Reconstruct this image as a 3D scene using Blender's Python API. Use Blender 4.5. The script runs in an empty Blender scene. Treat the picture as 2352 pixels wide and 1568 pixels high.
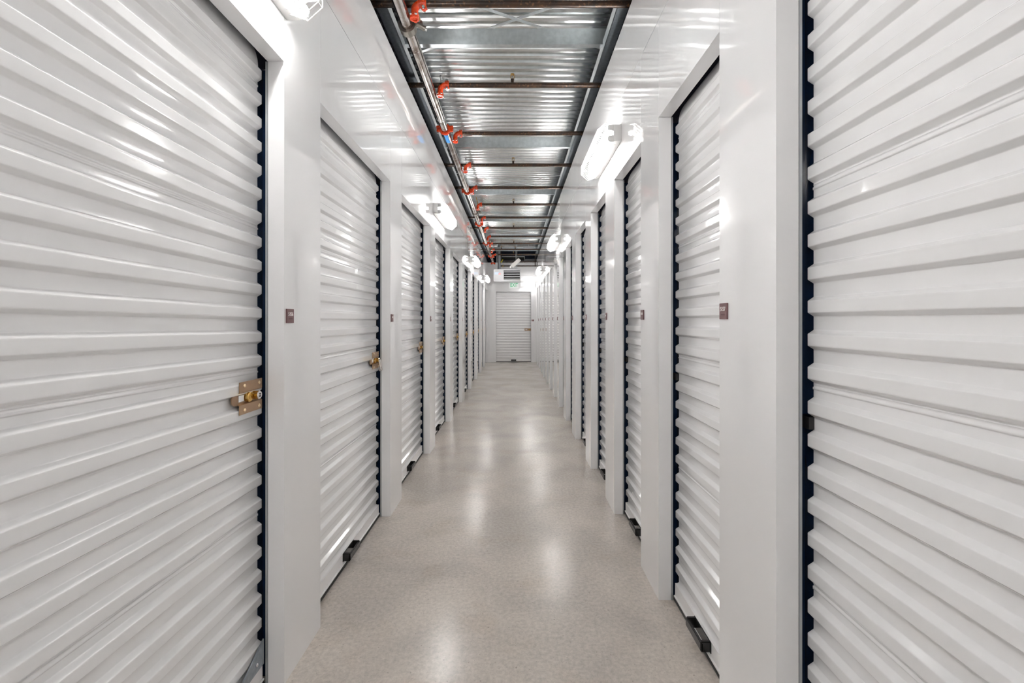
import bpy, math, random
from mathutils import Vector, Matrix
random.seed(4)
PI = math.pi
scene = bpy.context.scene
COL = scene.collection

# ------------------------------------------------------------------ measures (metres)
F_PX = 1045.3            # 16 mm lens on a 36 mm wide frame of 2352 px
CAM_H = 1.326
WL, WR = 0.838, 0.6855   # camera axis to the left and right wall faces
Y_END, Y_BACK = 14.47, -4.2
TOP = 3.187              # top of the hall walls
JD = 0.059               # depth of the jamb returns
HEAD_L, HEAD_R, HEAD_E = 2.268, 2.290, 2.242
SEAM = 2.752
BL = [-2.60, -1.18, 0.24, 1.657, 3.077, 4.53, 5.96, 7.38, 8.82, 10.25, 11.60, 12.95, 14.36]
AL = [-3.71, -2.29, -0.87, 0.55, 1.970, 3.39, 4.83, 6.25, 7.69, 9.12, 10.55, 11.90, 13.26]
BR = [-2.63, -1.675, -0.72, 0.235, 1.19, 2.158, 3.116, 4.07, 5.085, 6.03, 6.96, 7.86, 8.74, 9.65, 10.65, 11.63, 12.57, 13.66]
AR = [-3.27, -2.32, -1.365, -0.41, 0.545, 1.521, 2.463, 3.42, 4.37, 5.39, 6.34, 7.25, 8.15, 9.05, 9.96, 10.97, 11.94, 12.90]

# ------------------------------------------------------------------ helpers
class MB:
    def __init__(s): s.v = []; s.f = []; s.sm = []
    def add(s, vs, fs, smooth=False):
        b = len(s.v); s.v += [tuple(v) for v in vs]
        for f in fs:
            s.f.append(tuple(b + i for i in f)); s.sm.append(smooth)
    def box(s, x0, x1, y0, y1, z0, z1):
        if x0 > x1: x0, x1 = x1, x0
        if y0 > y1: y0, y1 = y1, y0
        if z0 > z1: z0, z1 = z1, z0
        s.add([(x0,y0,z0),(x1,y0,z0),(x1,y1,z0),(x0,y1,z0),(x0,y0,z1),(x1,y0,z1),(x1,y1,z1),(x0,y1,z1)],
              [(0,3,2,1),(4,5,6,7),(0,1,5,4),(1,2,6,5),(2,3,7,6),(3,0,4,7)])
    def bbox(s, x0, x1, y0, y1, z0, z1, b=0.002):
        """box with small chamfers on every edge"""
        if x0 > x1: x0, x1 = x1, x0
        if y0 > y1: y0, y1 = y1, y0
        if z0 > z1: z0, z1 = z1, z0
        import bmesh
        bm = bmesh.new()
        bmesh.ops.create_cube(bm, size=1)
        for v in bm.verts:
            v.co = Vector(((x0+x1)/2 + v.co.x*(x1-x0), (y0+y1)/2 + v.co.y*(y1-y0), (z0+z1)/2 + v.co.z*(z1-z0)))
        bmesh.ops.bevel(bm, geom=list(bm.edges), offset=b, segments=2, affect='EDGES')
        bm.verts.index_update()
        s.add([v.co[:] for v in bm.verts], [[v.index for v in f.verts] for f in bm.faces])
        bm.free()
    def tube(s, pts, r, n=12, cap=True, smooth=True):
        """swept circle; r may be a list of radii"""
        pts = [Vector(p) for p in pts]
        rs = r if isinstance(r, (list, tuple)) else [r]*len(pts)
        t0 = (pts[1]-pts[0]).normalized()
        ref = Vector((0,0,1)) if abs(t0.z) < 0.9 else Vector((1,0,0))
        u = t0.cross(ref).normalized()
        rings = []
        for i, p in enumerate(pts):
            if i == 0: t = pts[1]-p
            elif i == len(pts)-1: t = p-pts[i-1]
            else: t = (pts[i+1]-p).normalized() + (p-pts[i-1]).normalized()
            t = t.normalized() if t.length > 1e-9 else t0
            u = (u - t*u.dot(t)).normalized()
            w = t.cross(u)
            rings.append([p + (u*math.cos(2*PI*k/n) + w*math.sin(2*PI*k/n))*rs[i] for k in range(n)])
        vs = [v for rg in rings for v in rg]; fs = []
        for i in range(len(rings)-1):
            for k in range(n):
                k2 = (k+1) % n
                fs.append((i*n+k, i*n+k2, (i+1)*n+k2, (i+1)*n+k))
        s.add(vs, fs, smooth)
        if cap:
            s.add(rings[0], [tuple(reversed(range(n)))]); s.add(rings[-1], [tuple(range(n))])
    def ring(s, c, axis, r0, r1, w, n=24, a0=0.0, a1=2*PI):
        """flat band (annular sector of width w) about an axis through c"""
        c = Vector(c); ax = Vector(axis).normalized()
        ref = Vector((0,0,1)) if abs(ax.z) < 0.9 else Vector((1,0,0))
        u = ax.cross(ref).normalized(); v = ax.cross(u)
        full = abs(a1-a0) > 2*PI-1e-6
        m = n if full else n+1
        vs = []
        for k in range(m):
            a = a0 + (a1-a0)*k/n
            d = u*math.cos(a) + v*math.sin(a)
            for r, o in ((r0,-w/2),(r1,-w/2),(r1,w/2),(r0,w/2)):
                vs.append(c + d*r + ax*o)
        fs = []
        for k in range(n):
            j = (k+1) % m
            for q in range(4):
                q2 = (q+1) % 4
                fs.append((k*4+q, k*4+q2, j*4+q2, j*4+q))
        if not full: fs += [(0,1,2,3), ((m-1)*4+3,(m-1)*4+2,(m-1)*4+1,(m-1)*4)]
        s.add(vs, fs)
    def sphere(s, c, r, n=10, sx=1, sy=1, sz=1):
        vs = []; fs = []
        for i in range(n//2+1):
            th = PI*i/(n//2)
            for k in range(n):
                a = 2*PI*k/n
                vs.append((c[0]+sx*r*math.sin(th)*math.cos(a), c[1]+sy*r*math.sin(th)*math.sin(a), c[2]+sz*r*math.cos(th)))
        for i in range(n//2):
            for k in range(n):
                k2 = (k+1) % n
                fs.append((i*n+k, (i+1)*n+k, (i+1)*n+k2, i*n+k2))
        s.add(vs, fs, True)
    def prism(s, prof, y0, y1, smooth=False, close=True, cap=True):
        """prof: (x,z) outline extruded along y"""
        n = len(prof)
        vs = [(x,y0,z) for x,z in prof] + [(x,y1,z) for x,z in prof]
        fs = [(i,(i+1)%n,(i+1)%n+n,i+n) for i in range(n if close else n-1)]
        s.add(vs, fs, smooth)
        if close and cap: s.add(vs, [tuple(reversed(range(n))), tuple(range(n,2*n))])
    def mesh(s, name, mat):
        me = bpy.data.meshes.new(name)
        me.from_pydata(s.v, [], s.f)
        me.polygons.foreach_set('use_smooth', s.sm)
        me.materials.append(mat); me.update()
        import bmesh
        bm = bmesh.new(); bm.from_mesh(me)
        bmesh.ops.recalc_face_normals(bm, faces=bm.faces); bm.to_mesh(me); bm.free()
        return me
    def build(s, name, mat, parent=None, loc=None):
        o = bpy.data.objects.new(name, s.mesh(name, mat)); COL.objects.link(o)
        if parent: o.parent = parent
        if loc: o.location = loc
        return o

def tag(o, label=None, cat=None, group=None, kind=None):
    if label: o['label'] = label
    if cat: o['category'] = cat
    if group: o['group'] = group
    if kind: o['kind'] = kind
    return o
def empty(name, loc=(0,0,0), rz=0.0):
    o = bpy.data.objects.new(name, None); COL.objects.link(o); o.location = loc
    o.rotation_euler = (0,0,rz); o.empty_display_size = 0.05; return o
KIDS = {}
def kids(o):
    return [c for c in COL.objects if c.parent == o]
def copy_tree(o, parent=None):
    c = o.copy(); COL.objects.link(c)
    if parent is not None: c.parent = parent
    for ch in kids(o): copy_tree(ch, c)
    return c
def text_mb(txt, size, depth=0.0006):
    cu = bpy.data.curves.new('lettering', 'FONT'); cu.body = txt; cu.size = size
    cu.align_x = 'CENTER'; cu.align_y = 'CENTER'; cu.extrude = depth; cu.resolution_u = 3; cu.offset = size*0.012
    ob = bpy.data.objects.new('lettering', cu); COL.objects.link(ob)
    bpy.context.view_layer.update()
    dg = bpy.context.evaluated_depsgraph_get()
    me = ob.evaluated_get(dg).to_mesh()
    m = MB(); m.add([v.co[:] for v in me.vertices], [tuple(p.vertices) for p in me.polygons])
    ob.evaluated_get(dg).to_mesh_clear()
    bpy.data.objects.remove(ob); bpy.data.curves.remove(cu)
    return m

# ------------------------------------------------------------------ materials
def new_mat(name):
    m = bpy.data.materials.new(name); m.use_nodes = True
    nt = m.node_tree; b = nt.nodes['Principled BSDF']
    return m, nt, b
def setp(b, **k):
    for n, v in k.items():
        b.inputs[n.replace('_', ' ')].default_value = v
def plain(name, col, rough=0.4, metal=0.0, spec=0.5, coat=0.0):
    m, nt, b = new_mat(name)
    setp(b, Base_Color=(*col, 1), Roughness=rough, Metallic=metal)
    b.inputs['Specular IOR Level'].default_value = spec
    b.inputs['Coat Weight'].default_value = coat
    # faint procedural wear in the gloss
    tc = nt.nodes.new('ShaderNodeTexCoord'); nz = nt.nodes.new('ShaderNodeTexNoise')
    nz.inputs['Scale'].default_value = 60; nz.inputs['Detail'].default_value = 3
    mr = nt.nodes.new('ShaderNodeMapRange')
    mr.inputs['To Min'].default_value = max(0.02, rough*0.85); mr.inputs['To Max'].default_value = min(1, rough*1.15)
    nt.links.new(tc.outputs['Object'], nz.inputs['Vector']); nt.links.new(nz.outputs['Fac'], mr.inputs['Value'])
    nt.links.new(mr.outputs['Result'], b.inputs['Roughness'])
    return m
def noise_mix(nt, c1, c2, scale, detail=4, lo=0.35, hi=0.65, stretch=(1,1,1), coords='Object', dist=0.0):
    tc = nt.nodes.new('ShaderNodeTexCoord'); mp = nt.nodes.new('ShaderNodeMapping')
    mp.inputs['Scale'].default_value = stretch
    nz = nt.nodes.new('ShaderNodeTexNoise'); nz.inputs['Scale'].default_value = scale
    nz.inputs['Detail'].default_value = detail; nz.inputs['Distortion'].default_value = dist
    mr = nt.nodes.new('ShaderNodeMapRange'); mr.inputs['From Min'].default_value = lo; mr.inputs['From Max'].default_value = hi
    mx = nt.nodes.new('ShaderNodeMix'); mx.data_type = 'RGBA'
    mx.inputs['A'].default_value = (*c1, 1); mx.inputs['B'].default_value = (*c2, 1)
    nt.links.new(tc.outputs[coords], mp.inputs['Vector']); nt.links.new(mp.outputs['Vector'], nz.inputs['Vector'])
    nt.links.new(nz.outputs['Fac'], mr.inputs['Value']); nt.links.new(mr.outputs['Result'], mx.inputs['Factor'])
    return mx, nz, mp, tc
def wall_paint(name, col, rough, wave, wscale, stretch, coat=0.0):
    m, nt, b = new_mat(name)
    setp(b, Base_Color=(*col, 1), Roughness=rough)
    b.inputs['Specular IOR Level'].default_value = 0.45
    b.inputs['Coat Weight'].default_value = coat; b.inputs['Coat Roughness'].default_value = 0.03; b.inputs['Coat IOR'].default_value = 1.5
    tc = nt.nodes.new('ShaderNodeTexCoord'); mp = nt.nodes.new('ShaderNodeMapping'); mp.inputs['Scale'].default_value = stretch
    nz = nt.nodes.new('ShaderNodeTexNoise'); nz.inputs['Scale'].default_value = wscale; nz.inputs['Detail'].default_value = 1.0
    bp = nt.nodes.new('ShaderNodeBump'); bp.inputs['Strength'].default_value = 1.0; bp.inputs['Distance'].default_value = wave
    nt.links.new(tc.outputs['Object'], mp.inputs['Vector']); nt.links.new(mp.outputs['Vector'], nz.inputs['Vector'])
    nt.links.new(nz.outputs['Fac'], bp.inputs['Height']); nt.links.new(bp.outputs['Normal'], b.inputs['Normal']); nt.links.new(bp.outputs['Normal'], b.inputs['Coat Normal'])
    return m
M_WALL = wall_paint('white_wall_panel', (0.875, 0.873, 0.878), 0.07, 0.0055, 1.1, (1, 1.0, 1.6), 0.60)
M_ENDWALL = wall_paint('white_end_panel', (0.875, 0.873, 0.878), 0.18, 0.003, 1.6, (1, 1, 1))
M_CURT = wall_paint('white_curtain_steel', (0.868, 0.867, 0.870), 0.13, 0.0002, 0.8, (1, 1, 1), 0.15)
M_BAR = plain('white_bar', (0.87, 0.863, 0.86), 0.22)
M_ROLL = plain('curtain_roll', (0.55, 0.55, 0.55), 0.25)
M_GUIDE = plain('dark_blue_guide', (0.010, 0.026, 0.066), 0.12, 0.0, 0.6)
M_LIP = plain('grey_guide_lip', (0.42, 0.44, 0.45), 0.35, 0.3)
M_BLACK = plain('black_rubber', (0.012, 0.012, 0.012), 0.45)
M_BLKPL = plain('black_plastic', (0.012, 0.011, 0.011), 0.22)
M_BRASSPL = plain('bronze_zinc_latch', (0.40, 0.265, 0.165), 0.30, 0.75)
M_BRASS = plain('brass', (0.62, 0.40, 0.12), 0.22, 1.0)
M_RIVET = plain('rivet_brass', (0.75, 0.58, 0.38), 0.25, 0.9)
M_CHROME = plain('lock_face', (0.80, 0.79, 0.77), 0.18, 1.0)
M_LAMPH = plain('lamp_housing_white', (0.80, 0.795, 0.785), 0.35)
M_WIRE = plain('white_wire', (0.92, 0.91, 0.89), 0.35)
M_SIGN = plain('maroon_sign', (0.17, 0.085, 0.088), 0.30)
M_SIGNTXT = plain('sign_white', (0.85, 0.82, 0.80), 0.4)
M_BRAILLE = plain('braille_maroon', (0.07, 0.025, 0.028), 0.3)
M_ORANGE = plain('orange_fitting', (0.72, 0.060, 0.008), 0.28, 0.0, 0.5, 0.3)
M_BOLT = plain('zinc_bolt', (0.72, 0.72, 0.72), 0.22, 1.0)
M_HANGER = plain('hanger_steel', (0.30, 0.28, 0.25), 0.32, 0.9)
M_BRACE = plain('yellow_zinc_brace', (0.42, 0.25, 0.05), 0.3, 0.85)
M_ROD = plain('zinc_rod', (0.40, 0.40, 0.40), 0.35, 0.9)
M_BLUETAPE = plain('blue_tape', (0.03, 0.25, 0.62), 0.4)
M_HEATER = plain('heater_casing', (0.62, 0.62, 0.63), 0.3)
M_GREYMETAL = plain('grey_duct', (0.45, 0.47, 0.48), 0.35, 0.8)
M_DARK = plain('dark_interior', (0.012, 0.010, 0.010), 0.6)
M_BLUEWALL = plain('dark_blue_panel', (0.008, 0.022, 0.06), 0.5)
M_YELLOW = plain('yellow_handle', (0.75, 0.62, 0.02), 0.35)
M_BOXW = plain('off_white_box', (0.72, 0.70, 0.67), 0.4)
M_STICKER_B = plain('pale_blue_sticker', (0.62, 0.72, 0.85), 0.4)
M_STICKER_P = plain('pink_sticker', (0.85, 0.42, 0.42), 0.4)

def galv(name, c1, c2, rough, scale=25):
    m, nt, b = new_mat(name)
    mx, nz, mp, tc = noise_mix(nt, c1, c2, scale, 5, 0.3, 0.7)
    nt.links.new(mx.outputs['Result'], b.inputs['Base Color'])
    setp(b, Metallic=1.0, Roughness=rough)
    n2 = nt.nodes.new('ShaderNodeTexNoise'); n2.inputs['Scale'].default_value = 1.3
    bp = nt.nodes.new('ShaderNodeBump'); bp.inputs['Distance'].default_value = 0.008
    nt.links.new(tc.outputs['Object'], n2.inputs['Vector']); nt.links.new(n2.outputs['Fac'], bp.inputs['Height'])
    nt.links.new(bp.outputs['Normal'], b.inputs['Normal'])
    return m
M_DECK = galv('galvanised_deck', (0.66, 0.68, 0.68), (0.76, 0.78, 0.78), 0.20)
M_BEAM = galv('galvanised_beam', (0.50, 0.54, 0.56), (0.62, 0.66, 0.68), 0.30)
M_RAIL = galv('galvanised_rail', (0.30, 0.34, 0.38), (0.42, 0.46, 0.50), 0.35, 60)
M_LIPR = galv('galvanised_lip', (0.70, 0.73, 0.74), (0.80, 0.82, 0.83), 0.40, 60)

def pipe_mat(name, c1, c2, c3, metal, rough):
    m, nt, b = new_mat(name)
    mx, nz, mp, tc = noise_mix(nt, c1, c2, 9, 6, 0.42, 0.62, (1, 1, 1), dist=0.4)
    n2 = nt.nodes.new('ShaderNodeTexNoise'); n2.inputs['Scale'].default_value = 55; n2.inputs['Detail'].default_value = 4
    mr = nt.nodes.new('ShaderNodeMapRange'); mr.inputs['From Min'].default_value = 0.56; mr.inputs['From Max'].default_value = 0.72
    m2 = nt.nodes.new('ShaderNodeMix'); m2.data_type = 'RGBA'; m2.inputs['B'].default_value = (*c3, 1)
    nt.links.new(tc.outputs['Object'], n2.inputs['Vector']); nt.links.new(n2.outputs['Fac'], mr.inputs['Value'])
    nt.links.new(mr.outputs['Result'], m2.inputs['Factor']); nt.links.new(mx.outputs['Result'], m2.inputs['A'])
    nt.links.new(m2.outputs['Result'], b.inputs['Base Color'])
    setp(b, Metallic=metal, Roughness=rough)
    return m
M_MAIN = pipe_mat('main_pipe_steel', (0.60, 0.56, 0.53), (0.27, 0.21, 0.18), (0.72, 0.69, 0.66), 0.95, 0.15)
M_BRANCH = pipe_mat('black_steel_pipe', (0.030, 0.019, 0.014), (0.055, 0.026, 0.013), (0.17, 0.085, 0.04), 0.2, 0.32)
M_SPRK = plain('brass_sprinkler', (0.45, 0.27, 0.08), 0.3, 0.9)

def floor_mat():
    m, nt, b = new_mat('polished_concrete')
    mx, nz, mp, tc = noise_mix(nt, (0.485, 0.445, 0.405), (0.61, 0.555, 0.50), 1.9, 7, 0.36, 0.64, dist=0.6)
    # fine aggregate
    n2 = nt.nodes.new('ShaderNodeTexNoise'); n2.inputs['Scale'].default_value = 55; n2.inputs['Detail'].default_value = 8; n2.inputs['Roughness'].default_value = 0.75
    r2 = nt.nodes.new('ShaderNodeMapRange'); r2.inputs['From Min'].default_value = 0.34; r2.inputs['From Max'].default_value = 0.66
    r2.inputs['To Min'].default_value = 0.80; r2.inputs['To Max'].default_value = 1.14
    m2 = nt.nodes.new('ShaderNodeMix'); m2.data_type = 'RGBA'; m2.blend_type = 'MULTIPLY'; m2.inputs['Factor'].default_value = 1.0
    # dark chips
    n3 = nt.nodes.new('ShaderNodeTexNoise'); n3.inputs['Scale'].default_value = 75; n3.inputs['Detail'].default_value = 2
    r3 = nt.nodes.new('ShaderNodeMapRange'); r3.inputs['From Min'].default_value = 0.66; r3.inputs['From Max'].default_value = 0.74
    r3.inputs['To Max'].default_value = 0.45
    m3 = nt.nodes.new('ShaderNodeMix'); m3.data_type = 'RGBA'; m3.inputs['B'].default_value = (0.16, 0.13, 0.11, 1)
    # tan blotches
    n4 = nt.nodes.new('ShaderNodeTexNoise'); n4.inputs['Scale'].default_value = 3.4; n4.inputs['Detail'].default_value = 7
    r4 = nt.nodes.new('ShaderNodeMapRange'); r4.inputs['From Min'].default_value = 0.55; r4.inputs['From Max'].default_value = 0.75; r4.inputs['To Max'].default_value = 0.45
    m4 = nt.nodes.new('ShaderNodeMix'); m4.data_type = 'RGBA'; m4.inputs['B'].default_value = (0.47, 0.385, 0.30, 1)
    L = nt.links.new
    for n in (n2, n3, n4): L(tc.outputs['Object'], n.inputs['Vector'])
    L(n4.outputs['Fac'], r4.inputs['Value']); L(r4.outputs['Result'], m4.inputs['Factor']); L(mx.outputs['Result'], m4.inputs['A'])
    L(n2.outputs['Fac'], r2.inputs['Value']); L(m4.outputs['Result'], m2.inputs['A']); L(r2.outputs['Result'], m2.inputs['B'])
    L(n3.outputs['Fac'], r3.inputs['Value']); L(r3.outputs['Result'], m3.inputs['Factor']); L(m2.outputs['Result'], m3.inputs['A'])
    L(m3.outputs['Result'], b.inputs['Base Color'])
    r5 = nt.nodes.new('ShaderNodeMapRange'); r5.inputs['To Min'].default_value = 0.15; r5.inputs['To Max'].default_value = 0.27
    L(n4.outputs['Fac'], r5.inputs['Value']); L(r5.outputs['Result'], b.inputs['Roughness'])
    bp = nt.nodes.new('ShaderNodeBump'); bp.inputs['Distance'].default_value = 0.0015; bp.inputs['Strength'].default_value = 0.6
    n6 = nt.nodes.new('ShaderNodeTexNoise'); n6.inputs['Scale'].default_value = 5; n6.inputs['Detail'].default_value = 2
    L(tc.outputs['Object'], n6.inputs['Vector']); L(n6.outputs['Fac'], bp.inputs['Height']); L(bp.outputs['Normal'], b.inputs['Normal'])
    b.inputs['Specular IOR Level'].default_value = 0.5
    return m
M_FLOOR = floor_mat()
def emis(name, col, strength, base=(0.9,0.9,0.9)):
    m, nt, b = new_mat(name)
    setp(b, Base_Color=(*base, 1), Roughness=0.3)
    b.inputs['Emission Color'].default_value = (*col, 1); b.inputs['Emission Strength'].default_value = strength
    return m
M_TUBE = emis('fluorescent_tube', (1.0, 0.985, 0.97), 17.0)
M_EXIT = emis('exit_green', (0.03, 0.62, 0.25), 0.12, (0.006, 0.22, 0.08))
M_EXITBOX = emis('exit_face', (1, 1, 1), 0.05)

# ------------------------------------------------------------------ floor, walls, ceiling
fl = MB(); fl.box(-WL-0.5, WR+0.5, Y_BACK-0.1, Y_END+0.4, -0.06, 0.0)
tag(fl.build('floor', M_FLOOR), 'polished beige concrete floor of the long hallway', 'floor', kind='structure')

def wall_side(name, s, W, A, B, head, label):
    m = MB(); g = 0.0012
    X = lambda d: s*(W+d)
    edges = []
    prev = Y_BACK
    for a, b in zip(A, B):
        m.box(X(0), X(JD), prev+g, a-g, 0.0, SEAM-g)               # pier with its jamb returns
        m.box(X(0), X(JD), a+g*0.3, b-g*0.3, head, SEAM-g)          # header panel
        prev = b
    m.box(X(0), X(JD), prev+g, Y_END, 0.0, SEAM-g)
    # frieze panels above the long seam
    y = Y_BACK
    while y < Y_END-0.01:
        y2 = min(y+3.05, Y_END)
        m.box(X(0.0005), X(0.02), y+g*0.5, y2-g*0.5, SEAM+0.0032, TOP)
        y = y2
    # thin dark-free backing sheet that closes the joints
    m.box(X(JD+0.13), X(JD+0.14), Y_BACK, Y_END, head+0.2, TOP-0.02)
    o = m.build(name, M_WALL)
    return tag(o, label, 'wall', kind='structure')
wall_side('wall_left', -1, WL, AL, BL, HEAD_L, 'glossy white metal wall panels framing the wider row of storage doors under the long pipe')
wall_side('wall_right', 1, WR, AR, BR, HEAD_R, 'glossy white metal wall panels framing the narrower row of storage doors opposite the pipe')

ED0, ED1 = -0.574, 0.537
m = MB(); g = 0.001
m.box(-WL, ED0, Y_END, Y_END+0.06, 0, SEAM-g); m.box(ED1, WR, Y_END, Y_END+0.06, 0, SEAM-g)
m.box(ED0, ED1, Y_END, Y_END+0.06, HEAD_E, SEAM-g)
m.box(-WL, WR, Y_END, Y_END+0.06, SEAM+g, 3.166)
tag(m.build('wall_end', M_ENDWALL), 'plain white panel wall closing the far end of the hallway', 'wall', kind='structure')
m = MB(); m.box(-WL, WR, Y_BACK-0.06, Y_BACK, 0, TOP)
tag(m.build('wall_back', M_ENDWALL), 'white wall behind the camera closing the hallway', 'wall', kind='structure')
m = MB(); m.box(-1.7, 1.6, 15.25, 15.3, 2.9, 3.8)
tag(m.build('wall_beyond', M_BLUEWALL), 'dark blue wall seen in the gap above the end wall', 'wall', kind='structure')

# ribbed steel roof deck
DZ = CAM_H + 2.34; P = 0.1016
prof = []; y = Y_BACK
while y < 15.25:
    prof += [(y, DZ), (y+0.032, DZ), (y+0.041, DZ+0.022), (y+0.0925, DZ+0.022)]
    y += P
m = MB(); vs = []; fs = []
for yy, zz in prof: vs += [(-1.6, yy, zz), (1.5, yy, zz)]
for i in range(len(prof)-1): fs.append((2*i, 2*i+1, 2*i+3, 2*i+2))
m.add(vs, fs)
vs2 = [(-1.6, Y_BACK, DZ+0.05), (1.5, Y_BACK, DZ+0.05), (1.5, y, DZ+0.05), (-1.6, y, DZ+0.05)]
m.add(vs2, [(0,1,2,3)])
tag(m.build('ceiling', M_DECK), 'ribbed galvanised steel deck ceiling above the pipes', 'ceiling', kind='structure')

# steel channels along the wall tops
def rail(s, x0, x1, z, lip, name, label):
    root = empty(name, (0, 5, z)); tag(root, label, 'steel channel', 'steel channels above the walls')
    a = MB(); a.box(s*x1, s*x0, Y_BACK-5, Y_END+0.5-5, 0, 0.003); a.box(s*x1, s*(x1-0.003), Y_BACK-5, Y_END+0.5-5, 0, 0.16)
    a.build('channel', M_RAIL, root)
    b = MB(); b.box(s*x0, s*(x0+0.003), Y_BACK-5, Y_END+0.5-5, 0.0, lip)
    b.build('lip', M_LIPR, root)  # lighter steel than its channel: the lit look of this face is coloured in
rail(-1, 0.832, 0.908, CAM_H+2.05, 0.067, 'steel_channel', 'galvanised steel channel running above the wall beside the long pipe')
rail(1, 0.675, 0.751, CAM_H+2.05, 0.080, 'steel_channel', 'galvanised steel channel running above the wall opposite the long pipe')

# cross beams
ords = ['first', 'second', 'third', 'fourth', 'fifth', 'sixth', 'seventh', 'eighth', 'ninth', 'tenth', 'eleventh', 'twelfth', 'thirteenth', 'fourteenth', 'fifteenth']
bz = CAM_H + 2.10
root = empty('cross_beam', (0, 3.463, bz))
a = MB(); a.box(-0.93, 0.78, 0, 0.002, 0, 0.122); a.box(-0.93, 0.78, 0.002, 0.045, 0, 0.002); a.box(-0.93, 0.78, 0.002, 0.045, 0.120, 0.122)
a.box(-0.93, 0.78, 0.043, 0.045, 0.002, 0.018)
a.build('channel', M_BEAM, root)
for sx in (-0.868, 0.712):
    b = MB()
    for dx, dz in ((0, 0.09), (0.028, 0.045)):
        b.tube([(sx+dx, 0, dz), (sx+dx, -0.010, dz)], 0.008, 6, smooth=False)
        b.tube([(sx+dx, -0.010, dz), (sx+dx, -0.022, dz)], 0.004, 6)
    b.build('bolt_pair', M_BOLT, root)
for k in range(-3, 6):
    o = root if k == 0 else copy_tree(root)
    if k < -1: 
        pass
    o.location.y = 3.463 + 2.055*k
    nm = ('galvanised cross beam over the hallway, %s from the camera under the deck' % ords[k]) if k >= 0 else 'galvanised cross beam over the hallway behind the camera'
    tag(o, nm, 'beam', 'galvanised cross beams')

# flat strap bracing
def strap_pair(yc, idx, lab):
    zz = CAM_H + 2.245
    for sgn, dz, wd in ((1, 0.0, 'rising away to'), (-1, 0.006, 'crossing over')):
        m = MB()
        L, w = 1.15, 0.014
        d = Vector((1, 0.52*sgn, 0)).normalized(); n = Vector((-d.y, d.x, 0))
        pts = []
        for t in (-L, L):
            for q in (-1, 1): pts.append(d*t + n*w*q)
        vs = [(p.x, p.y, dz) for p in pts] + [(p.x, p.y, dz+0.0025) for p in pts]
        m.add(vs, [(0,1,3,2),(4,6,7,5),(0,4,5,1),(1,5,7,3),(3,7,6,2),(2,6,4,0)])
        o = m.build('brace_strap', M_LIPR, None, (0.025, yc, zz))
        tag(o, 'flat brace strap at the %s crossing under the deck, %s' % (lab, 'slanting away from the long pipe' if sgn > 0 else 'slanting towards the long pipe'), 'strap', 'diagonal brace straps')
for i, (yc, lab) in enumerate(((3.40, 'nearest'), (7.42, 'middle'), (11.5, 'farthest'))): strap_pair(yc, i, lab)

# ------------------------------------------------------------------ roll-up doors
RP = 0.0857; SHEET = 0.518
def SS(t): return t*t*(3-2*t)*0.6 + t*0.4
def curtain_profile(S, top, zlow):
    """list of (depth, z) from the bottom up; depth 0 = ridge front, 0.0155 = valley"""
    D = 0.0155; pts = []
    z = S
    while z > zlow: z -= SHEET
    tops = []
    zs = z
    while zs < top+SHEET:
        for k in range(6): tops.append(zs + SHEET - 0.027 - RP*(5-k) if False else zs - 0.027 - RP*k)
        zs += SHEET
    tops = sorted(t for t in tops if t-0.05 > zlow+0.004 and t < top)
    seams = [S + SHEET*k for k in range(-6, 7)]
    pts.append((0.004, zlow)); pts.append((D, zlow+0.006))
    for t in tops:
        b = t - 0.048                        # foot of the dark slope
        pts += [(D, b-0.0015), (D-0.0004, b-0.0002), (D-0.0022, b+0.0010), (0.0022, b+0.0080), (0.0004, b+0.0094), (0.0, b+0.0108), (0.0, b+0.0140)]
        pts += [(0.0, t-0.0125), (0.0, t-0.0095), (0.0004, t-0.0080), (0.0022, t-0.0066), (D-0.0022, t+0.0008), (D-0.0004, t+0.0022), (D, t+0.0036)]
        for sm in seams:
            if t+0.012 < sm < t+0.04:
                pts += [(D, sm-0.006), (D, sm-0.004), (D-0.0022, sm-0.0035), (D-0.0022, sm+0.002), (D, sm+0.0025), (D, sm+0.009), (D-0.001, sm+0.0095), (D, sm+0.010)]
    zt = pts[-1][1]
    return pts, zt
def make_curtain(s, width, S, head, tilt=0.0, y_end=-0.003, zlow=0.082, flip=False):
    """local frame: y=0 at the far jamb, door runs towards -y; x = s*depth from the wall face"""
    R0 = 0.0775
    top = head-0.015
    pts, zt = curtain_profile(S, top, zlow)
    m = MB()
    # soft end columns: the steel is pressed a little at its ends
    ys = [y_end, y_end-0.004, y_end-width/2, y_end-width]
    vs = []; fs = []
    n = len(pts)
    for j, yy in enumerate(ys):
        for d, z in pts:
            dd = d + (0.0025 if j == 0 else 0)
            vs.append((s*(R0+dd), yy, z - tilt*(yy)))
    for j in range(len(ys)-1):
        for i in range(n-1):
            fs.append((j*n+i, j*n+i+1, (j+1)*n+i+1, (j+1)*n+i))
    m.add(vs, fs, True)
    # plain slat that turns back over the drum
    rr = 0.14; arc = [(R0+0.0155, zt), (R0+0.0155, zt+0.01)]
    for k in range(1, 13):
        a = k/12*math.radians(110)
        arc.append((R0+0.0155 + rr*(1-math.cos(a)), zt+0.01 + rr*math.sin(a)))
    vs = []; na = len(arc)
    for yy in (y_end, y_end-width):
        for d, z in arc: vs.append((s*d, yy, z - tilt*yy))
    m.add(vs, [(i, i+1, na+i+1, na+i) for i in range(na-1)], True)
    return m
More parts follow.
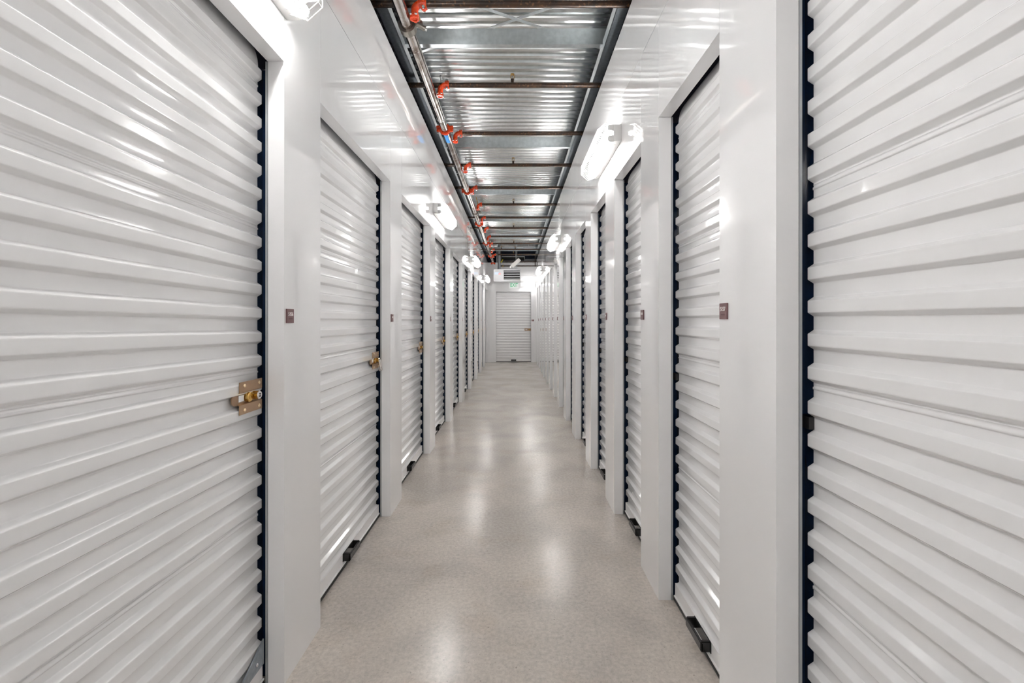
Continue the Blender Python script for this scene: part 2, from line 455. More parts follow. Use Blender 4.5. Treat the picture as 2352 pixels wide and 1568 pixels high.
def make_door(side, width, name, S, head, latch, tilt=0.0, W=None):
    s = side
    root = empty(name)
    X = lambda d: s*d
    cur = make_curtain(s, width, S, head, tilt).build('curtain', M_CURT, root)
    # bottom bar
    m = MB()
    zb = 0.0
    def prof_bar(d0, d1, z0, z1):
        vs = []
        for yy in (-0.004, -0.004-width+0.002):
            for d, z in ((d0, z0), (d0, z1), (d1, z1), (d1, z0)): vs.append((s*d, yy, z - tilt*yy))
        m.add(vs, [(0,1,5,4),(1,2,6,5),(2,3,7,6),(3,0,4,7),(0,3,2,1),(4,5,6,7)])
    prof_bar(0.0760, 0.096, 0.026, 0.084)
    prof_bar(0.0700, 0.096, 0.022, 0.028)
    m.build('bottom_bar', M_BAR, root)
    m = MB(); vs = []
    for yy in (-0.002, -width):
        for d, z in ((0.072, 0.001), (0.070, 0.010), (0.074, 0.0215), (0.094, 0.0215), (0.096, 0.001)): vs.append((s*d, yy, max(z, z - tilt*yy) if z > 0.02 else z))
    m.add(vs, [(0,1,6,5),(1,2,7,6),(2,3,8,7),(3,4,9,8),(4,0,5,9),(0,4,3,2,1),(5,6,7,8,9)])
    m.build('floor_seal', M_BLACK, root)
    # guides at both jambs
    for q, yj in ((1, 0.0), (-1, -width)):
        m = MB()
        m.box(X(0.1), X(0.112), yj-0.030*q, yj+0.045*q, 0, head-0.01)
        m.box(X(0.061), X(0.112), yj+0.040*q, yj+0.045*q, 0, head-0.01)
        gobj = m.build('guide_rail', M_GUIDE, root)
        m = MB(); m.box(X(0.0602), X(0.0675), yj-0.0005*q, yj+0.04*q, 0, head)
        m.build('guide_lip', M_LIP, gobj)
    # pull handle in the middle of the bottom bar
    m = MB(); yc = -width/2 + (0.0)
    z0, z1 = 0.040, 0.082
    for yy in (yc-0.078, yc+0.062):
        m.bbox(X(0.038), X(0.078), yy, yy+0.016, z0, z1, 0.003)
    m.bbox(X(0.036), X(0.047), yc-0.078, yc+0.078, z0+0.004, z1-0.004, 0.003)
    m.bbox(X(0.073), X(0.078), yc-0.082, yc+0.082, z0-0.004, z1, 0.002)
    m.build('pull_handle', M_BLKPL, root)
    if latch:
        zc = S - 0.078            # centre of the valley the latch bridges
        yl = -0.095
        m = MB()
        # upper and lower tabs on the ridges, stepped middle plate over the valley
        pr = [(0.0735, zc+0.056), (0.0735, zc+0.021), (0.081, zc+0.015), (0.081, zc-0.015), (0.0735, zc-0.021), (0.0735, zc-0.053),
              (0.0765, zc-0.053), (0.0765, zc-0.022), (0.084, zc-0.017), (0.084, zc+0.017), (0.0765, zc+0.022), (0.0765, zc+0.056)]
        m.prism([(s*d, z) for d, z in pr], -0.145, -0.012, cap=False)
        n = 6
        # end caps of the bent sheet
        for yy in (-0.145, -0.012):
            vs = [(s*d, yy, z) for d, z in pr]
            m.add(vs, [(0,1,10,11),(1,2,9,10),(2,3,8,9),(3,4,7,8),(4,5,6,7)])
        # nose of the middle plate
        vs = [(s*0.0795, -0.145, zc+0.020), (s*0.0795, -0.168, zc+0.017), (s*0.0795, -0.178, zc+0.009), (s*0.0795, -0.178, zc-0.011), (s*0.0795, -0.166, zc-0.019), (s*0.0795, -0.145, zc-0.022)]
        vs += [(s*0.0835, y_, z_) for _, y_, z_ in vs]
        m.add(vs, [(0,1,2,3,4,5),(11,10,9,8,7,6)] + [(i,(i+1)%6,(i+1)%6+6,i+6) for i in range(6)])
        la = m.build('latch', M_BRASSPL, root); tag(la, 'bronze coloured slide latch plate')
        for dy, dz in ((-0.118, 0.042), (-0.030, 0.042), (-0.118, -0.040), (-0.030, -0.040)):
            r = MB(); r.sphere((s*0.0735, dy, zc+dz), 0.0075, 10, 0.55, 1, 1); r.build('rivet', M_RIVET, la)
        r = MB(); r.box(s*0.0792, s*0.0796, -0.142, -0.112, zc-0.010, zc+0.011); o = r.build('latch_slot', M_CURT, la)
        r = MB(); r.tube([(s*0.081, -0.092, zc), (s*0.070, -0.092, zc)], 0.0165, 20); r.tube([(s*0.070, -0.092, zc), (s*0.068, -0.092, zc)], [0.0165, 0.014], 20)
        r.ring((s*0.0678, -0.092, zc), (1,0,0), 0.004, 0.0065, 0.001, 16); r.build('bolt_knob', M_BRASS, la)
        r = MB(); r.tube([(s*0.081, -0.058, zc+0.002), (s*0.057, -0.058, zc+0.002)], 0.0145, 20); cy = r.build('lock_cylinder', M_BRASS, la)
        r = MB(); r.tube([(s*0.057, -0.058, zc+0.002), (s*0.055, -0.058, zc+0.002)], [0.0147, 0.0130], 20); o = r.build('lock_face', M_CHROME, la)
        r = MB(); r.ring((s*0.0547, -0.058, zc+0.002), (1,0,0), 0.0048, 0.0072, 0.0006, 14, 0.3, 2.6)
        r.ring((s*0.0547, -0.058, zc+0.002), (1,0,0), 0.0048, 0.0072, 0.0006, 14, 3.5, 5.6); r.box(s*0.0550, s*0.0544, -0.0595, -0.0565, zc-0.002, zc+0.007)
        r.build('keyway', M_BLACK, la)
    else:
        zc = S - 0.092
        m = MB(); m.box(X(0.079), X(0.099), -0.010, 0.038, zc-0.016, zc+0.016)
        m.build('strike_slot_dark', M_BLKPL, root)  # solid black block stands in for the shaded hollow of the latch slot
    return root

nd = [0]
def dname():
    nd[0] += 1; return 'door_%d' % nd[0]
# left row
protoL = None
for i, (a, b) in enumerate(zip(AL, BL)):
    if i == 3:
        o = make_door(-1, 1.12, dname(), 1.141, HEAD_L, True, 0.0143)
    elif protoL is None:
        protoL = o = make_door(-1, 1.14, dname(), 1.141, HEAD_L, True)
    else:
        o = copy_tree(protoL); o.name = dname()
    o.location = (-WL, b, 0)
    j = i-3
    if j < 0: lab = 'white ribbed roll-up storage door behind the camera in the row below the long pipe'
    elif j == 0: lab = 'large white ribbed roll-up door right beside the camera with bronze latch, next to sign 5156'
    else: lab = 'white ribbed roll-up door with latch, %s from the camera in the wide row' % ords[j]
    tag(o, lab, 'roll-up door', 'roll-up doors in the wide row', 'structure')
protoR = None
for i, (a, b) in enumerate(zip(AR, BR)):
    if protoR is None:
        protoR = o = make_door(1, 0.73, dname(), 1.151, HEAD_R, False)
    else:
        o = copy_tree(protoR); o.name = dname()
    o.location = (WR, b, 0)
    for c in kids(o):
        if c.name.startswith('pull_handle'): c.location.y = 0.365 - (b-a)/2
    j = i-4
    if j < 0: lab = 'narrow white roll-up storage door behind the camera in the narrow row'
    elif j == 0: lab = 'narrow white ribbed roll-up door right beside the camera, opposite the latched door'
    else: lab = 'narrow white ribbed roll-up door without latch, %s from the camera in the narrow row' % ords[j]
    tag(o, lab, 'roll-up door', 'roll-up doors in the narrow row', 'structure')
# end door: built like the left ones and turned to face the camera
wE = ED1-ED0
oE = make_door(-1, wE, dname(), 1.141, HEAD_E, False)
for c in kids(oE):
    if c.name.startswith('strike'): bpy.data.objects.remove(c)
oE.rotation_euler = (0, 0, -PI/2)       # local -x -> +y, local -y -> -x
oE.location = (ED1, Y_END, 0)
m = MB(); m.bbox(-0.069, -0.080, -0.205, -0.004, 1.000, 1.072, 0.002); la = m.build('latch', M_BRASSPL, oE); tag(la, 'bronze slide latch plate')
m = MB(); m.box(-0.066, -0.070, -0.18, -0.12, 1.018, 1.048); m.build('latch_slot', M_BOXW, la)
m = MB(); m.tube([(-0.069, -0.05, 1.036), (-0.05, -0.05, 1.036)], 0.016, 14); m.build('bolt_knob', M_BRASS, la)
tag(oE, 'white ribbed roll-up door in the middle of the far end wall', 'roll-up door', kind='structure')

# silver lock hanging off the second left door
root = empty('padlock', (-WL, 3.077, 1.063)); tag(root, 'silver padlock hanging from the brass latch of the second door below the pipe', 'padlock')
m = MB(); m.tube([(-0.060, -0.058, 0.002), (-0.054, -0.050, -0.016), (-0.052, -0.040, -0.042)], [0.012, 0.0125, 0.010], 12); m.build('lock_body', M_CHROME, root)
for k, dx in enumerate((-0.062, -0.050)):
    m = MB(); m.tube([(dx, -0.050, -0.012), (dx+0.003, -0.040, -0.036), (dx+0.005, -0.030, -0.066), (dx+0.001, -0.036, -0.074), (dx-0.002, -0.048, -0.045)], 0.0035, 8)
    m.build('shackle' if k == 0 else 'key', M_CHROME, root)

# galvanised foot bracket seen at the bottom corner of the nearest left door
m = MB(); m.add([(-WL-0.068, 1.46, 0.085), (-WL-0.068, 1.648, 0.085), (-WL-0.068, 1.648, 0.175), (-WL-0.068, 1.60, 0.150),
                 (-WL-0.073, 1.46, 0.085), (-WL-0.073, 1.648, 0.085), (-WL-0.073, 1.648, 0.175), (-WL-0.073, 1.60, 0.150)],
                [(0,1,2,3),(7,6,5,4),(0,4,5,1),(1,5,6,2),(2,6,7,3),(3,7,4,0)])
br = m.build('corner_bracket', M_RAIL); br['label'] = 'galvanised corner bracket'
d4 = bpy.data.objects['door_4']; br.parent = d4; br.matrix_parent_inverse = Matrix.Translation((WL, -1.657, 0))
r = MB(); r.sphere((-WL-0.066, 1.60, 0.115), 0.007, 8, 0.6, 1, 1); rv = r.build('rivet', M_BOLT, br)

# ------------------------------------------------------------------ unit number signs
def sign(name, side, W, yc, zc, txt, label, w=0.052, h=0.052):
    s = side
    root = empty(name, (s*W, yc, zc)); tag(root, label, 'sign', 'maroon unit number signs')
    m = MB(); m.bbox(0.0, -s*0.0055, -w/2, w/2, -h/2, h/2, 0.0007); m.build('sign_plate', M_SIGN, root)
    if txt:
        t = text_mb(txt, 0.0195)
        vs = []
        for x, y, z in t.v: vs.append((-s*(0.0056+z+0.0006), -s*(-x)*0.92 if False else (x*0.92*(1 if s < 0 else -1)), y+0.0065))
        t.v = vs; t.build('unit_number', M_SIGNTXT, root)
        m = MB()
        for k in range(4):
            for dx, dz in ((0, 0), (0.0026, 0), (0, -0.003))[:2+(k % 2)]:
                m.sphere((-s*0.0056, (-0.012+0.007*k+dx)*(1 if s < 0 else -1), -0.010+dz), 0.0009, 6)
        m.build('braille', M_BRAILLE, root)
    else:
        m = MB()
        for k in range(4): m.box(-s*0.0055, -s*0.0059, -0.016+0.0085*k, -0.0105+0.0085*k, 0.0, 0.012)
        m.build('unit_number', M_SIGNTXT, root)
    return root
for i in range(3, 12):
    txt = '5156' if i == 3 else None
    lab = 'maroon unit sign reading 5156 beside the nearest latched door' if i == 3 else 'small maroon unit sign, %s from the camera on the wall below the pipe' % ords[i-3]
    sign('unit_sign', -1, WL, BL[i]+0.038, 1.3425, txt, lab)
for i in range(5, 18):
    txt = '5157' if i == 5 else None
    lab = 'maroon unit sign reading 5157 on the wide pier of the narrow door row' if i == 5 else 'small maroon unit sign, %s from the camera on the wall of narrow doors' % ords[i-5]
    sign('unit_sign', 1, WR, AR[i]-0.038, 1.356, txt, lab)
root = empty('unit_sign', (0.594, Y_END, 1.331)); tag(root, 'maroon unit sign beside the roll-up door in the far end wall', 'sign', 'maroon unit number signs')
m = MB(); m.bbox(-0.040, 0.040, -0.008, 0, -0.027, 0.027, 0.001); m.build('sign_plate', M_SIGN, root)
m = MB()
for k in range(4): m.box(-0.022+0.011*k, -0.014+0.011*k, -0.0086, -0.008, 0.0, 0.014)
m.build('unit_number', M_SIGNTXT, root)

# ------------------------------------------------------------------ wall lamps with wire guards
def make_lamp(L=0.775, tubes=(-0.034, 0.034)):
    """local: wall face x=0, lamp sticks out to +x, runs y 0..L, centre z=0"""
    root = empty('caged_wall_lamp')
    m = MB(); m.bbox(0.0, 0.050, 0, L, -0.053, 0.053, 0.002); hs = m.build('housing', M_LAMPH, root)
    m = MB()
    for dz in (-0.030, 0.018):
        for dy in (0.012,): m.box(0.012, 0.040, -0.0008, 0.0, -0.0515, -0.0495) if dz < 0 else None
    m.box(0.010, 0.018, -0.001, 0.0, -0.049, -0.0465); m.box(0.026, 0.034, -0.001, 0.0, -0.049, -0.0465)
    m.build('mounting_slot', M_HANGER, hs)
    for dz in tubes:
        for yy in (0.006, L-0.020):
            m = MB(); m.tube([(0.050, yy, dz), (0.050, yy+0.014, dz)], 0.021, 14)
            m.bbox(0.045, 0.085, yy, yy+0.014, dz-0.021, dz+0.021, 0.006); m.build('lamp_holder', M_LAMPH, root)
        m = MB(); m.tube([(0.076, 0.021, dz), (0.076, L-0.021, dz)], 0.0165, 16); m.build('lamp_tube', M_TUBE, root)
    sec = [(0.030, 0.055), (0.097, 0.078), (0.149, 0.033), (0.149, -0.033), (0.097, -0.080), (0.030, -0.056)]
    m = MB(); y = 0.035
    while y < L-0.02:
        m.tube([(p, y, z) for p, z in sec], 0.0021, 6); y += 0.0318
    ye = y-0.0318
    for p, z in sec[1:5]: m.tube([(p*0.985, 0.035, z*0.985), (p*0.985, ye, z*0.985)], 0.0015, 6)
    for yy, q in ((0.035, 1), (ye, -1)):
        m.tube([(0.149, yy, 0.0), (0.120, yy-0.012*q, 0.0), (0.052, yy-0.018*q, 0.0)], 0.0016, 6)
    m.build('wire_guard', M_WIRE, root)
    return root
lamp0 = make_lamp()
nl = 0
for y0, zc, nm in ((-1.60, 2.484, None), (0.903, 2.484, 'nearest'), (4.695, 2.484, 'second'), (8.62, 2.484, 'third'), (12.38, 2.484, 'last')):  # unnamed entry: unseen lamp added behind the camera to light the near doors
    o = lamp0 if nl == 0 else copy_tree(lamp0)
    nl += 1
    o.location = (-WL, y0, zc); o.rotation_euler = (0, 0, 0)
    tag(o, ('lit white caged tube lamp, %s along the wall below the long pipe' % nm) if nm else 'added unseen caged tube lamp behind the camera on the pipe side, lighting the near doors', 'wall lamp', 'caged wall lamps')
for y0, zc, nm in ((-4.05, 2.525, None), (-2.45, 2.525, None), (2.905, 2.525, 'nearest'), (6.68, 2.525, 'second'), (10.66, 2.525, 'third')):  # unnamed entries: unseen lamps added behind the camera, placed to balance the near light
    o = copy_tree(lamp0)
    o.location = (WR, y0+0.775, zc); o.rotation_euler = (0, 0, PI)
    tag(o, ('lit white caged tube lamp, %s along the wall above the narrow doors' % nm) if nm else 'added unseen caged tube lamp behind the camera above the narrow doors, lighting the near doors', 'wall lamp', 'caged wall lamps')
oL = make_lamp(0.47, (0.0,))
oL.location = (0.205, Y_END, 2.466); oL.rotation_euler = (0, 0, -PI/2)
# rotated so that local +x points to -y and local +y to +x
oL.rotation_euler = (0, 0, -PI/2); oL.location = (0.205, Y_END, 2.466)
tag(oL, 'lit short caged tube lamp on the end wall beside the exit sign', 'wall lamp', 'caged wall lamps')

# ------------------------------------------------------------------ sprinkler piping
MX, MZ, MR = -0.700, CAM_H+1.93, 0.0375
root = empty('sprinkler_main_pipe', (MX, 3, MZ)); tag(root, 'long steel sprinkler main pipe running the length of the hallway under the deck', 'pipe')
m = MB(); m.tube([(0, Y_BACK-3, 0), (0, 13.90-3, 0), (0.006, 13.955-3, -0.008), (0.018, 13.99-3, -0.03), (0.03, 14.02-3, -0.07), (0.055, 14.05-3, -0.20)], MR, 28)
mp = m.build('pipe_run', M_MAIN, root)
m = MB()
vs = []
for yy in (4.66-3, 4.86-3):
    for k in range(9):
        a = math.radians(-125 + 8*k); vs.append(((MR+0.0008)*math.cos(a), yy, (MR+0.0008)*math.sin(a)))
m.add(vs, [(k, k+1, k+10, k+9) for k in range(8)], True); m.build('blue_tape', M_BLUETAPE, root)
m = MB(); m.ring((0.05, 14.05-3, -0.17), (0.1,0.1,1), MR, 0.055, 0.04, 20)
for sx in (-1, 1): m.bbox(0.05+sx*0.055-0.014, 0.05+sx*0.055+0.014, 11.03, 11.07, -0.20, -0.15, 0.003)
m.build('end_coupling', M_ORANGE, root)

# orange grooved couplings on the main
cp = empty('pipe_coupling'); 
m = MB(); m.ring((0,0,0), (0,1,0), MR+0.0005, 0.054, 0.034, 30); m.ring((0,0,0), (0,1,0), 0.050, 0.058, 0.014, 30)
for sx in (-1, 1): m.bbox(sx*0.050, sx*0.086, -0.017, 0.017, 0.004, 0.034, 0.005)
for sx in (-1, 1): m.bbox(sx*0.050, sx*0.082, -0.017, 0.017, -0.026, 0.002, 0.005)
m.build('clamp_ring', M_ORANGE, cp)
for sx in (-1, 1):
    m = MB(); m.tube([(sx*0.070, 0, -0.040), (sx*0.070, 0, 0.050)], 0.006, 8); m.tube([(sx*0.070, 0, -0.040), (sx*0.070, 0, -0.030)], 0.011, 6, smooth=False)
    m.build('clamp_bolt', M_BOLT, cp)
for k, yy in enumerate((4.60, 6.79, 9.10, 11.38, 13.62)):
    o = cp if k == 0 else copy_tree(cp)
    o.location = (MX, yy, MZ)
    tag(o, 'orange clamp coupling around the main pipe, %s from the camera' % ords[k], 'coupling', 'orange couplings on the main pipe')

# grey brace clamps
bc = empty('brace_clamp')
m = MB(); m.ring((0,0,0), (0,1,0), MR+0.0012, 0.056, 0.055, 30)
m.build('clamp_band', M_HANGER, bc)
m = MB(); m.bbox(0.045, 0.100, -0.020, 0.020, 0.008, 0.030, 0.003); m.tube([(0.060, 0.0, 0.018), (0.112, 0.02, -0.004)], 0.016, 14); m.build('clamp_ear', M_HANGER, bc)
m = MB(); m.tube([(0.112, 0.02, -0.004), (0.124, 0.024, -0.009)], 0.010, 12); m.build('clamp_bolt', M_BOLT, bc)
m = MB(); m.bbox(-0.006, 0.006, -0.012, 0.012, 0, 0.27, 0.001); br_ = m.build('brace_strut', M_BRACE, bc); br_.location = (0.085, 0.0, 0.02); br_.rotation_euler = (math.radians(28), math.radians(-14), 0)
for k, yy in enumerate((2.99, 8.15, 12.55)):
    o = bc if k == 0 else copy_tree(bc)
    o.location = (MX, yy, MZ)
    tag(o, 'grey steel brace clamp with strut on the main pipe, %s from the camera' % ords[k], 'pipe clamp', 'grey brace clamps on the main pipe')

# hangers: thin band and rod up to the deck
hg = empty('pipe_hanger')
m = MB(); m.ring((0,0,0), (0,1,0), MR+0.0006, 0.0415, 0.012, 28); m.bbox(-0.010, 0.010, -0.008, 0.008, 0.038, 0.062, 0.002); m.build('hanger_band', M_LIPR, hg)
m = MB(); m.tube([(0,0,0.055), (0,0,DZ-MZ)], 0.0045, 8); m.sphere((0,0,DZ-MZ-0.012), 0.012, 8); m.build('hanger_rod', M_ROD, hg)
for k in range(-2, 5):
    o = hg if k == -2 else copy_tree(hg)
    o.location = (MX, 4.34+2.27*k, MZ)
    tag(o, ('pipe hanger rod and band, %s holding the main pipe from the deck' % ords[k]) if k >= 0 else 'pipe hanger rod over the main pipe near or behind the camera', 'pipe hanger', 'main pipe hangers')

# branch lines
BZ = CAM_H + 2.00; BRAD = 0.0215
def make_branch(left, head, idx):
    root = empty('sprinkler_branch_pipe')
    m = MB(); m.tube([(-0.57, 0, 0), (0.95, 0, 0)], BRAD, 18); m.build('pipe_run', M_BRANCH, root)
    if left:
        m = MB(); m.tube([(-1.15, 0, 0), (-0.60, 0.0, 0)], BRAD*0.98, 18); m.build('pipe_stub', M_BRANCH, root)
    m = MB(); pts = [(-0.630, 0, -0.092), (-0.630, 0, -0.052)]
    for k in range(1, 8):
        a = k/7*PI/2; pts.append((-0.630+0.042*(1-math.cos(a)), 0, -0.046+0.046*math.sin(a)))
    pts.append((-0.575, 0, 0))
    m.tube(pts, 0.0235, 18); 
    el = m.build('elbow_fitting', M_ORANGE, root)
    for k, (c, ax) in enumerate((((-0.570, 0, 0), (1,0,0)), ((-0.630, 0, -0.085), (0,0,1)))):
        m = MB(); m.ring(c, ax, 0.020, 0.033 if k == 0 else 0.029, 0.036 if k == 0 else 0.026, 22)
        if k == 0:
            for sz in (-1, 1): m.bbox(-0.583, -0.557, -0.016, 0.016, sz*0.028, sz*0.040, 0.004)
        else:
            for sx in (-1, 1): m.bbox(-0.643, -0.617, sx*0.024, sx*0.040, -0.096, -0.074, 0.004)
        cc = m.build('coupling', M_ORANGE, root)
        for q in (-1, 1):
            m = MB()
            if k == 0:
                m.tube([(-0.570, -0.026, q*0.034), (-0.570, 0.026, q*0.034)], 0.006, 8); m.tube([(-0.570, -0.028, q*0.034), (-0.570, -0.018, q*0.034)], 0.010, 6, smooth=False)
            else:
                m.tube([(-0.650, q*0.034, -0.085), (-0.606, q*0.034, -0.085)], 0.006, 8)
            m.build('coupling_bolt', M_BOLT, cc)
    return root
protos = {}
branch = []
for k in range(-4, 12):
    left = k not in (2, 5, 8)
    key = left
    if key not in protos: protos[key] = o = make_branch(left, False, k)
    else: o = copy_tree(protos[key])
    o.location = (0, 2.877+0.995*k, BZ)
    tag(o, ('rusty black sprinkler branch pipe with orange elbow, %s crossing from the camera' % ords[k]) if k >= 0 else 'rusty black sprinkler branch pipe crossing behind the camera', 'pipe', 'sprinkler branch pipes')
# sprinkler heads standing on the branch lines
sp = empty('sprinkler')
m = MB(); m.tube([(0,0,BRAD-0.004), (0,0,0.046)], 0.0125, 14); m.tube([(0,0,0.044), (0,0,0.052)], 0.015, 8, smooth=False); m.build('nipple', M_BRANCH, sp)
m = MB()
for sx in (-1, 1): m.tube([(sx*0.007,0,0.052), (sx*0.0145,0,0.062), (sx*0.0145,0,0.080), (sx*0.004,0,0.092)], 0.003, 8)
m.tube([(0,0,0.090), (0,0,0.094)], 0.017, 14, smooth=False); m.build('sprinkler_frame', M_SPRK, sp)
m = MB(); m.tube([(0,0,0.054), (0,0,0.088)], 0.0035, 8); m.build('glass_bulb', M_CHROME, sp)
first = True
for k, xs in ((1, (-0.015,)), (3, (-0.012,)), (5, (-0.012,)), (7, (-0.012,)), (9, (-0.012,)), (10, (-0.36, 0.03)), (11, (-0.02,))):
    for x in xs:
        o = sp if first else copy_tree(sp)
        first = False
        o.location = (x, 2.877+0.995*k, BZ)
        lab = 'brass upright sprinkler standing on the %s branch pipe from the camera' % ords[k]
        if k == 10: lab = 'dark upright sprinkler near the main pipe close to the end' if x < -0.1 else 'dark upright sprinkler over the hallway middle on the eleventh branch pipe'
        tag(o, lab, 'sprinkler', 'upright sprinkler heads')

# ------------------------------------------------------------------ things at the far end
def at(px, py, Y):    # point on the plane y=Y that the photo shows at a pixel
    return ((px-1181)*Y/F_PX, Y, CAM_H+(735.7-py)*Y/F_PX)
# unit heater
Yh = 13.55
x0, _, z1 = at(1133.7, 618, Yh); x1, _, z0 = at(1196, 646, Yh)
root = empty('unit_heater', ((x0+x1)/2, Yh, z0)); tag(root, 'white unit heater with louvred front hung above the exit sign', 'heater')
w = (x1-x0)/2; h = z1-z0; lx = at(1157, 0, Yh)[0]-(x0+x1)/2; rx = at(1194, 0, Yh)[0]-(x0+x1)/2
m = MB(); m.bbox(-w, lx-0.02, 0, 0.52, 0, h, 0.006)
m.box(lx-0.02, w, 0.12, 0.52, 0, h); m.box(lx-0.02, lx, 0, 0.12, 0, h); m.box(rx, w, 0, 0.12, 0, h)
m.box(lx, rx, 0, 0.12, 0, 0.045); m.box(lx, rx, 0, 0.12, h-0.035, h)
m.build('heater_casing', M_HEATER, root)
m = MB(); m.box(lx, rx, 0.115, 0.12, 0.045, h-0.035); m.build('heater_core', M_DARK, root)
for k in range(4):
    zc = 0.060 + k*0.072
    m = MB(); m.add([(lx, 0.0, zc), (rx, 0.0, zc), (rx, 0.055, zc+0.036), (lx, 0.055, zc+0.036), (lx, 0.002, zc-0.006), (rx, 0.002, zc-0.006), (rx, 0.057, zc+0.031), (lx, 0.057, zc+0.031)],
                    [(0,1,2,3),(7,6,5,4),(0,4,5,1),(3,2,6,7),(0,3,7,4),(1,5,6,2)]); m.build('louver_blade', M_HEATER, root)
m = MB(); sx0 = -w+0.03; m.box(sx0, sx0+0.13, -0.001, 0.0, h-0.16, h-0.085); m.build('pale_blue_label', M_STICKER_B, root)
m = MB(); m.box(sx0+0.115, sx0+0.185, -0.0015, 0.0, h-0.165, h-0.115); m.build('pink_label', M_STICKER_P, root)
for px in (1184.8, 1187.7, 1141.0):
    xx = at(px, 0, Yh)[0]-(x0+x1)/2
    for yy in ((0.10,) if px != 1187.7 else (0.40,)):
        m = MB(); m.tube([(xx, yy, h-0.01), (xx, yy, DZ-z0)], 0.006, 8); m.build('hanging_rod', M_LIPR, root)
xf = at(1145.3, 0, Yh)[0]-(x0+x1)/2
m = MB(); m.tube([(xf, 0.42, h-0.005), (xf, 0.42, DZ-z0-0.02)], 0.045, 20)
for zz in (0.05, 0.33): m.tube([(xf, 0.42, h+zz), (xf, 0.42, h+zz+0.012)], 0.049, 20)
m.build('flue_pipe', M_GREYMETAL, root)
# exit sign
Ye = 14.36
x0, _, z1 = at(1169, 647.5, Ye); x1, _, z0 = at(1191, 662, Ye)
root = empty('exit_sign', ((x0+x1)/2, Ye, (z0+z1)/2)); tag(root, 'white sign reading EXIT in green letters above the far door', 'exit sign')
m = MB(); m.bbox(-(x1-x0)/2, (x1-x0)/2, 0, 0.05, -(z1-z0)/2, (z1-z0)/2, 0.004); m.build('sign_box', M_EXITBOX, root)
m = MB(); m.box(-0.05, 0.05, 0.05, 0.11, -0.05, 0.05); m.build('wall_mount', M_BOXW, root)
t = text_mb('EXIT', 0.175, 0.001); t.v = [(x*0.68+0.012, -0.0015-z, y) for x, y, z in t.v]; t.build('exit_lettering', M_EXIT, root)
# tilted white box on a bracket
cx, cy, cz = at(1184.8, 603.5, 13.3)
root = empty('emergency_light', (cx, cy, cz)); tag(root, 'tilted off-white emergency light box above the louvred heater', 'emergency light')
m = MB(); m.bbox(-0.155, 0.155, -0.05, 0.05, -0.052, 0.052, 0.006); o = m.build('light_box', M_BOXW, root); o.rotation_euler = (0, math.radians(-42), 0)
m = MB(); m.tube([(-0.13, 0, -0.13), (-0.16, 0, -0.10)], 0.035, 12); m.build('lamp_head', M_BOXW, root)
m = MB(); m.tube([(0.03, 0.0, 0.06), (0.03, 0.0, DZ-cz)], 0.006, 8); m.build('hanging_rod', M_LIPR, root)
# duct opening above the end wall
Yd = 14.62
x0, _, z1 = at(1150, 588.5, Yd); x1, _, z0 = at(1205.5, 600, Yd)
root = empty('air_duct', ((x0+x1)/2, Yd, z0)); tag(root, 'open black air duct with pale frame above the end wall', 'duct')
w = (x1-x0)/2; h = z1-z0
m = MB(); t_ = 0.018
m.box(-w, w, 0, 0.5, h-t_, h); m.box(-w, w, 0, 0.5, 0, t_); m.box(-w, -w+t_, 0, 0.5, t_, h-t_); m.box(w-t_, w, 0, 0.5, t_, h-t_); m.build('duct_frame', M_HEATER, root)
m = MB(); m.box(-w+t_, w-t_, 0.03, 0.035, t_, h-t_); m.build('duct_opening', M_DARK, root)
# pipes above the end wall
for (pxa, pxb, py, Y, r, lab, side_) in ((1149, 1233, 610.5, 14.22, 0.0185, 'brown pipe crossing low in front of the end wall top', 'm'), (1160, 1233, 600.8, 14.40, 0.016, 'dark pipe crossing just above the end wall top', 'd')):
    xa, _, z = at(pxa, py, Y); xb = at(pxb, py, Y)[0]
    root = empty('cross_pipe', (xa, Y, z)); tag(root, lab, 'pipe')
    m = MB(); m.tube([(0,0,0), (xb-xa,0,0)], r, 12); m.build('pipe_run', M_BRANCH, root)
    m = MB(); m.tube([(xb-xa-0.05, 0, -0.02), (xb-xa-0.05, 0, 0.13)], 0.014, 10); m.build('pipe_riser', M_BRANCH, root)
    if side_ == 'm':
        m = MB(); m.tube([(0.07,0,0), (0.10,0,0)], 0.032, 12); m.build('brass_valve', M_BRASS, root)
x, y, z = at(1151.5, 601, 14.3)
root = empty('pipe_valve', (x, y, z)); tag(root, 'yellow handled pipe valve beside the flue above the heater', 'valve')
m = MB(); m.sphere((0,0,0), 0.030, 10, 1.1, 0.5, 0.9); m.build('valve_body', M_YELLOW, root)
m = MB(); m.tube([(0,0,0), (0.035,0,0.05), (0.05,0,0.075)], [0.010,0.012,0.022], 10); m.build('lever', M_YELLOW, root)
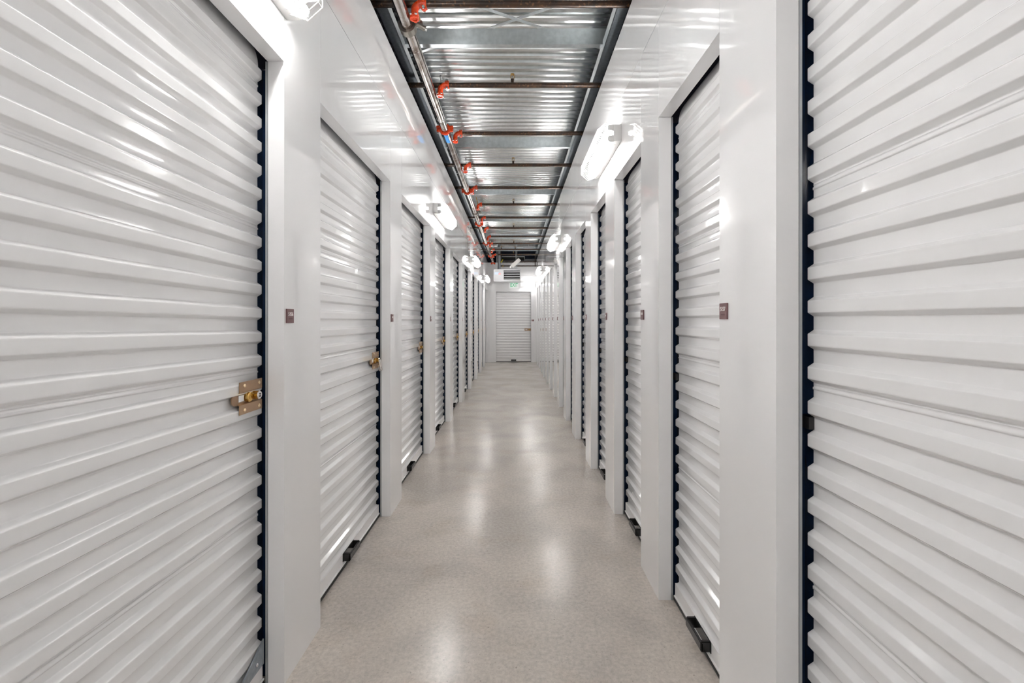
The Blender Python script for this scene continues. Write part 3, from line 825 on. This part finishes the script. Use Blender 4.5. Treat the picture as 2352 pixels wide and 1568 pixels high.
m = MB(); m.tube([(0.0,0.012,0.02), (0.0,0.012,DZ-z)], 0.011, 10); m.build('drop_pipe', M_BRANCH, root)
# grey vent box under the deck near the end and pale panel over the wall
x0, _, z1 = at(1202, 565, 13.3); x1, _, z0 = at(1227, 569.5, 13.3)
root = empty('junction_box', ((x0+x1)/2, 13.3, z0)); tag(root, 'flat grey junction box under the deck near the end wall', 'junction box')
m = MB(); m.bbox(-(x1-x0)/2, (x1-x0)/2, 0, 0.12, 0, z1-z0, 0.003); m.build('box_body', M_GREYMETAL, root)
m = MB(); m.tube([(0, 0.06, z1-z0), (0, 0.06, DZ-z0)], 0.01, 8); m.build('conduit', M_GREYMETAL, root)
x0, _, z1 = at(1206, 594.5, 14.9); x1, _, z0 = at(1232, 600, 14.9)
m = MB(); m.bbox(x0, x1, 14.9, 14.95, z0-0.25, z1, 0.003)
tag(m.build('pale_panel_1', M_HEATER), 'pale grey panel in the gap above the end wall beside the duct', 'panel', kind='structure')

# ------------------------------------------------------------------ camera, world, view
cam = bpy.data.cameras.new('camera'); co = bpy.data.objects.new('camera', cam); COL.objects.link(co)
cam.lens = 36.0*F_PX/2352; cam.sensor_width = 36.0; cam.sensor_fit = 'HORIZONTAL'
cam.shift_x = -(1181-1176)/2352; cam.shift_y = -(784-735.7)/2352
cam.clip_start = 0.02
co.location = (0, 0, CAM_H); co.rotation_euler = (PI/2, 0, 0)
scene.camera = co
w = bpy.data.worlds.new('world'); w.use_nodes = True; scene.world = w
w.node_tree.nodes['Background'].inputs['Color'].default_value = (0.003, 0.003, 0.004, 1)
w.node_tree.nodes['Background'].inputs['Strength'].default_value = 0.3
scene.view_settings.view_transform = 'Standard'; scene.view_settings.look = 'None'
scene.view_settings.exposure = 1.83; scene.view_settings.gamma = 1.0; scene.view_settings.use_curve_mapping = False
cy = scene.cycles
cy.max_bounces = 12; cy.diffuse_bounces = 8; cy.glossy_bounces = 6
cy.use_denoising = True
cy.sample_clamp_indirect = 6.0
